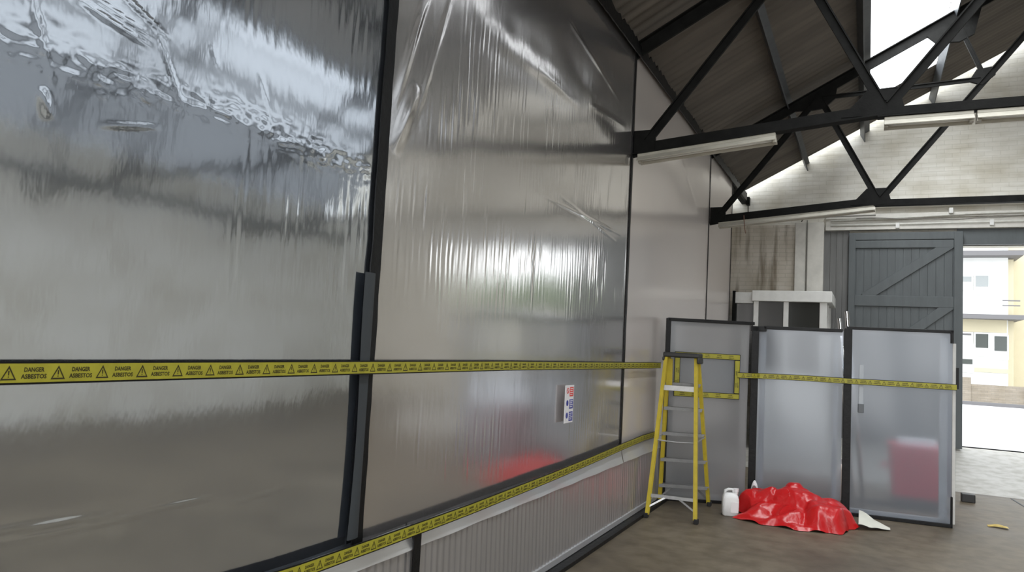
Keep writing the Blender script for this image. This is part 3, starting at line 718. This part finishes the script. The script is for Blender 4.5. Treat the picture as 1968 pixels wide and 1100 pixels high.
# ------------------------------------------------------------------ crumpled red sheet and what lies round it
def bundle():
    nu, nv = 150, 46
    u = np.linspace(0, 2*np.pi, nu, endpoint=False); r = np.linspace(0, 1, nv)
    U, R = np.meshgrid(u, r)
    cx, cy = -.655, 7.74
    c, s = np.cos(U), np.sin(U)
    rx = .545-.10*np.exp(-((U-3.3)/.30)**2)+.05*np.exp(-((U-3.95)/.25)**2)+.03*np.sin(3*U+1)+.03*np.sin(7*U); ry = .44+.05*np.sin(2*U+2)+.03*np.sin(9*U+1)
    X = cx+rx*R*c; Y = cy+ry*R*s
    def bump(x, y, w, h, v, t=0.0, e=4.0):
        c_, s_ = math.cos(t), math.sin(t); p = (X-x)*c_+(Y-y)*s_; q = -(X-x)*s_+(Y-y)*c_
        return h*np.exp(-(np.abs(p/w)**e+np.abs(q/v)**e))
    Z = np.maximum.reduce([bump(-.93, 7.90, .26, .225, .22, .1), bump(-.62, 7.90, .15, .315, .13, .3, 3.4), bump(-.56, 7.86, .30, .29, .24, -.1, 3.2), bump(-.31, 7.72, .24, .245, .26, .3, 5), bump(-.70, 7.72, .36, .15, .30, 0, 3)])
    fold = np.abs(vn(U*1.6+R*1.5, R*2.4+1)); fold2 = np.abs(vn(X*4+20+Y*2, Y*4-X)); fold3 = np.abs(vn(X*11, Y*9+4))
    cr = .03*(.22-fold)+.03*(.2-fold2)+.11*tn(X*4.2+Y*1.5+3, Y*4.4-X+2)+.05*tn(X*9-Y*3, Y*9+X*4+7)
    Z = Z+cr*np.clip(R*3, .5, 1)
    ap = .035+.055*np.clip(np.sin(U*4+R*2+1.5*vn(U*1.5, R*2)), 0, 1)*np.clip(1.15-R, 0, 1)
    Z = np.maximum(Z, ap)
    edge = np.clip((R-.90)/.10, 0, 1); Z = Z*(1-edge)+edge*(.006+.018*np.clip(np.sin(U*11), 0, 1))
    Z = np.maximum(Z, .006)
    jag = 1+.06*vn(U*6, R*0+3)*np.clip((R-.7)/.3, 0, 1)*2
    X = cx+(X-cx)*jag; Y = cy+(Y-cy)*jag
    mb = MB(); mb.v = np.stack([X, Y, Z], -1).reshape(-1, 3).tolist()
    for j in range(nv-1):
        for i in range(nu):
            a = j*nu+i; b = j*nu+(i+1) % nu; mb.f.append((a, b, b+nu, a+nu))
    return mb
o = bundle().build('plastic_bundle', 'red_sheet', smooth=True)
tag(o, 'crumpled glossy red polythene bundle lying on the floor before the panels', 'plastic bundle')
def ws(a, b):
    x = -.05+.27*a; y = (8.30-.56*b)*(1-a)+(8.02-.10*b)*a; z = .012+.08*(1-a)**1.5*(1-b*.6)+.02*abs(math.sin(a*6+b*4))*(1-a)
    y += .05*a
    return (x, y-.05*a, z)
tag(grid([k/12 for k in range(13)], [k/10 for k in range(11)], ws).build('cream_sheet', 'white_sheet', smooth=True), 'cream plastic sheet sticking out at the right end of the red bundle', 'plastic sheet')
sc = grid([k/8 for k in range(9)], [k/6 for k in range(7)], lambda a, b: (-1.10+.11*a, 8.20+.06*b, .02+.25*math.sin(a*math.pi)**.6*(.8+.2*math.sin(b*5))))
tag(sc.build('pale_scrap', 'sign_white', smooth=True), 'small pale plastic scrap poking up behind the red bundle', 'plastic scrap')
sc2 = grid([k/6 for k in range(7)], [k/5 for k in range(6)], lambda a, b: (1.11+.17*a, 8.82+.10*b+.02*math.sin(a*5), .004+.022*math.sin(a*3.1)*math.sin(b*3.1+.4)**2+.01*a))
tag(sc2.build('leaf_scrap', 'leaf', smooth=True), 'small curled yellow-brown scrap lying on the pale concrete floor', 'scrap')
tag(MB().box((1.02, 10.22, 0), (1.16, 10.33, .095)).build('black_block', 'black_plastic', bevel=.008), 'small black block on the floor near the gateway', 'block')

# things seen dimly through the panels
rb = empty('red_bin', 'pink-red plastic bin behind the right translucent panel', 'bin', None, (.515, 9.75, 0))
loft([rrect(.50, .40, .04, .10), rrect(.56, .46, .05, .50), rrect(.58, .48, .05, .66)]).build('body', 'red_box', rb, smooth=False)
loft([rrect(.42, .34, .04, .60), rrect(.40, .32, .04, .72)]).build('white_sack', 'sign_white', rb)
MB().box((-.22, -.18, .03), (.22, .18, .10)).build('base', 'grey_board', rb)
MB().tube([(-.29, -.1, .42), (-.34, -.1, .40), (-.34, .1, .40), (-.29, .1, .42)], .015, 8).build('handle', 'red_box', rb)
for x in (-.2, .2): MB().tube([(x, -.21, .04), (x, -.16, .04)], .04, 14).build('wheel', 'rubber', rb)
pc = empty('pale_canister', 'pale canister dimly seen behind the middle panel, next to the right post', 'canister', None, (-.22, 9.3, 0))
loft([rrect(.18, .16, .03, 0), rrect(.2, .18, .04, .02), rrect(.2, .18, .04, .34), rrect(.12, .1, .03, .40)]).build('body', 'pale_box', pc, smooth=True)
MB().tube([(0, 0, .39), (0, 0, .46)], .035, 12).build('cap', 'sign_white', pc)
dk = empty('floor_tray', 'low dark tray on the floor beneath the pink-red bin', 'tray', None, (.35, 9.45, 0))
MB().box((-.45, -.15, 0), (.45, .12, .02)).build('base', 'black_plastic', dk); MB().box((-.45, -.15, .02), (.45, -.13, .06)).build('rim', 'black_plastic', dk)
for (x0, y0), (x1, y1), z, lab in (((-.13, 9.1), (-.27, 8.60), 2.02, 'shorter polished metal tube leaning behind the black corner post'), ((-.02, 9.12), (-.205, 8.62), 2.10, 'taller polished metal tube leaning behind the black corner post')):
    tag(MB().tube([(x0, y0, .02), (x1, y1, z)], .022, 14).build('metal_tube', 'chrome', smooth=True), lab, 'metal tube', 'metal tubes behind the panels')

# ------------------------------------------------------------------ white booth with windows
kb = empty('booth', 'small white painted booth with dark windows in the far corner', 'booth', None, (-1.1, 12.2, 0))
K = lambda lo, hi: (tuple(Vector(lo)-Vector((-1.1, 12.2, 0))), tuple(Vector(hi)-Vector((-1.1, 12.2, 0))))
def kbox(name, lo, hi, mat, par=kb, bevel=.004): return MB().box(*K(lo, hi)).build(name, mat, par, bevel=bevel)
x0, x1, yk, yk2 = -1.64, -.56, 12.2, 13.55
kbox('lower_wall', (x0, yk, .0), (x1, yk2, 1.35), 'white_clean')
kbox('fascia', (x0-.02, yk-.06, 2.45), (x1+.07, yk2, 2.62), 'white_clean', bevel=.008)
for a in (x0, -1.19, -.665): 
    kbox('post', (a, yk, 1.35), (a+(.105 if a > -.9 else .075), yk+.09, 2.45), 'white_clean')
kbox('post', (x1-.08, yk+.55, 1.35), (x1, yk+.62, 2.45), 'white_clean'); kbox('post', (x1-.08, yk2-.08, 1.35), (x1, yk2, 2.45), 'white_clean')
kbox('window_pane', (x0+.07, yk+.045, 1.35), (-1.19, yk+.06, 2.45), 'dark_glass'); kbox('window_pane', (-1.12, yk+.045, 1.35), (-.66, yk+.06, 2.45), 'dark_glass')
kbox('window_pane', (x1-.045, yk+.09, 1.35), (x1-.03, yk2, 2.45), 'dark_glass')
kbox('side_fascia', (-1.98, yk+.10, 2.42), (x0-.02, yk2, 2.60), 'white_clean', bevel=.008)
kbox('window_pane', (-1.95, yk+.18, 1.2), (x0, yk+.20, 2.42), 'dark_glass'); kbox('corner_post', (-1.985, yk+.08, .0), (-1.94, yk+.16, 2.62), 'steel')

# ------------------------------------------------------------------ light fittings
def batten(x, y, z, L, tilt, label):
    t = empty('light_fitting', label, 'light fitting', 'unlit strip lights under the trusses', (x, y, z)); t.rotation_euler = (0, -tilt, 0)
    MB().box((0, -.035, -.03), (L, .035, 0)).build('casing', 'dusty_white', t, bevel=.006)
    mb = MB(); mb.prism([(0, -.04, -.03), (0, -.085, -.075), (0, -.082, -.08), (0, -.034, -.036)], (L, 0, 0)); mb.prism([(0, .04, -.03), (0, .085, -.075), (0, .082, -.08), (0, .034, -.036)], (L, 0, 0))
    mb.build('reflector', 'dusty_white', t)
    MB().tube([(.03, 0, -.06), (L-.03, 0, -.06)], .013, 10).build('tube', 'tube', t, smooth=True)
    for q in (0, L-.03): MB().box((q, -.03, -.085), (q+.03, .03, -.03)).build('end_cap', 'dusty_white', t)
tl = math.atan2(3.625-3.43, 2.12)
batten(-1.95, 6.54, 3.385, 1.22, tl, 'white strip light under the near truss, at its wall end')
batten(.10, 6.54, 3.555, .62, 0, 'short white strip light below the gusset plate of the near truss')
batten(.74, 6.54, 3.555, 1.22, 0, 'white strip light under the near truss cut by the photo edge')
batten(-1.88, 10.3, 3.40, 1.95, tl, 'long white strip light under the far truss')

# ------------------------------------------------------------------ conduits and cables over the gateway
def cable(pts, r, label, mat='conduit', clips=(), name='cable'):
    P = [Vector(p) for p in pts]
    t = MB().tube(P, r, 8).build(name, mat, smooth=True); tag(t, label, 'cable' if name == 'cable' else 'conduit', 'cables and conduits over the gateway')
    for x, z in clips:
        MB().box((x-.03, YB-.175, z-.045), (x+.03, YB-.10, z+.045)).build('clip', 'white_clean', t, bevel=.006)
    return t
yc = YB-.115
cable([(-.6, yc, 3.985), (.5, yc, 4.02), (1.5, yc, 4.06), (2.6, yc, 4.07), (4, yc, 4.08)], .018, 'upper painted conduit along the white lintel', name='conduit', clips=((1.2, 4.11), (2.25, 4.12)))
cable([(-.6, YB-.15, 3.90), (.55, YB-.15, 3.905), (2.0, YB-.15, 3.915), (4, YB-.15, 3.92)], .02, 'lower painted conduit along the white lintel', name='conduit', clips=((.43, 3.88), (1.76, 3.90)))
pts = []
for k in range(41):
    x = -.2+k*.075; pts.append((x, YB-.155, 4.02-.06*math.exp(-((x-1.25)/.3)**2)-.03*math.sin(x*2.6)**2))
cable(pts, .008, 'dark sagging cable looped over the lintel', 'cable_dark')
cable([(-1.07, YB-.20, 3.97), (-1.02, YB-.21, 4.05), (-.9, YB-.2, 4.03), (-.6, YB-.19, 4.05), (.1, YB-.18, 4.06)], .012, 'thin grey cable above the white posts', 'cable_dark')
cable([(-.975, YB-.185, 4.0), (-.972, YB-.19, 3.4), (-.975, YB-.185, 2.6)], .008, 'thin dark cable in the joint between the two white posts', 'cable_dark')
tag(MB().tube([(-1.53, 10.20, 3.47), (-1.515, 10.195, 3.30), (-1.50, 10.19, 3.22)], .006, 6).build('hanging_wire', 'wire'), 'short rusty wire hanging from the far truss', 'wire')
mb = MB(); mb.box((-2.03, YB-.12, 4.33), (-1.97, YB, 4.47)); mb.tube([(-2.0, YB-.05, 4.33), (-2.0, YB-.03, 4.1)], .008, 6)
tag(mb.build('wall_bracket', 'steel'), 'small black iron bracket at the foot of the gable slope', 'bracket')

# ------------------------------------------------------------------ outside
struct('ground', MB().box((-30, YB+.3, .0), (45, 80, ZG)), 'asphalt')
struct('kerb', MB().box((-20, 30.9, ZG), (40, 31.15, ZG+.12)), 'slab_grey')
gw = empty('garden_wall', 'low pale brick garden wall in front of the flats', 'garden wall', None, (0, 33.2, ZG))
MB().box((-10, 0, 0), (25, .22, .70)).build('brickwork', 'garden_brick', gw)
for k in range(12): MB().box((-9+k*2.05, -.04, 0), (-8.7+k*2.05, .26, .95)).build('pier', 'garden_brick', gw)
hs = empty('block_of_flats', 'white and cream block of flats across the road', 'building', None, (0, 36, ZG))
H = lambda lo, hi: (tuple(Vector(lo)-Vector((0, 36, ZG))), tuple(Vector(hi)-Vector((0, 36, ZG))))
def hb(name, lo, hi, mat, par=hs): return MB().box(*H(lo, hi)).build(name, mat, par)
hb('front_bay', (-6, 36, ZG), (5.2, 38, 7.0), 'render_white'); hb('cream_wall', (5.2, 37.2, ZG), (8.6, 39, 6.9), 'render_cream')
hb('canopy', (-6, 35.2, 6.22), (5.62, 37.2, 6.42), 'slab_grey'); hb('canopy', (-6, 35.2, 3.62), (5.62, 37.2, 3.80), 'slab_grey')
hb('cream_band', (-6, 35.95, 3.10), (5.15, 36.0, 3.62), 'render_cream'); hb('cream_band', (-6, 35.95, 1.45), (5.2, 36.0, 1.62), 'render_cream')
for xa, xb, za, zb, mat in ((2.2, 3.9, 2.95, 3.02, 'slab_grey'), (4.06, 4.50, 2.45, 3.02, 'house_glass'), (4.72, 5.25-.1, 2.35, 2.95, 'house_glass'), (3.0, 3.95, 1.75, 1.95, 'house_glass'), (3.0, 3.9, 5.2, 5.42, 'blind'), (4.05, 4.5, 5.0, 5.45, 'blind')):
    f = hb('window', (xa-.06, 35.93, za-.35), (xb+.06, 36.0, zb+.06), 'render_white'); hb('pane', (xa, 35.90, za), (xb, 35.94, zb), mat, f)
for z in (4.35, 4.15): hb('balcony_rail', (4.9, 35.25, z), (5.5, 35.28, z+.05), 'slab_grey')
hb('cream_pier', (5.15, 36.4, ZG), (5.45, 37.2, 6.2), 'render_cream')
bw = empty('bungalow', 'low cream bungalow beyond the flats across the road', 'building', None, (14, 36.5, ZG))
MB().box((-4.6, 0, 0), (9, 5, 2.7)).build('wall', 'render_cream', bw); MB().prism([(-4.9, -.4, 2.7), (-4.9, 5.4, 2.7), (-4.9, 2.5, 3.2)], (14.2, 0, 0)).build('roof', 'slab_grey', bw)
bs = MB(); rng = random.Random(5)
for k in range(3200):
    a, r, h = rng.uniform(0, 6.28), rng.random()**.5, rng.random()
    c = Vector((15+6.5*r*math.cos(a), 44+1.6*r*math.sin(a), ZG+.3+5.6*h*(1-.25*r*r))); q = .30
    d1 = Vector((rng.uniform(-1, 1), rng.uniform(-1, 1), rng.uniform(-1, 1))).normalized()*q
    d2 = d1.cross(Vector((rng.uniform(-1, 1), 1, rng.uniform(-1, 1)))).normalized()*q
    bs.add([c-d1, c+d2, c+d1, c-d2], [(0, 1, 2, 3)])
hd = bs.build('hedge', 'grass'); tag(hd, 'tall green hedge behind the cream bungalow', 'hedge')
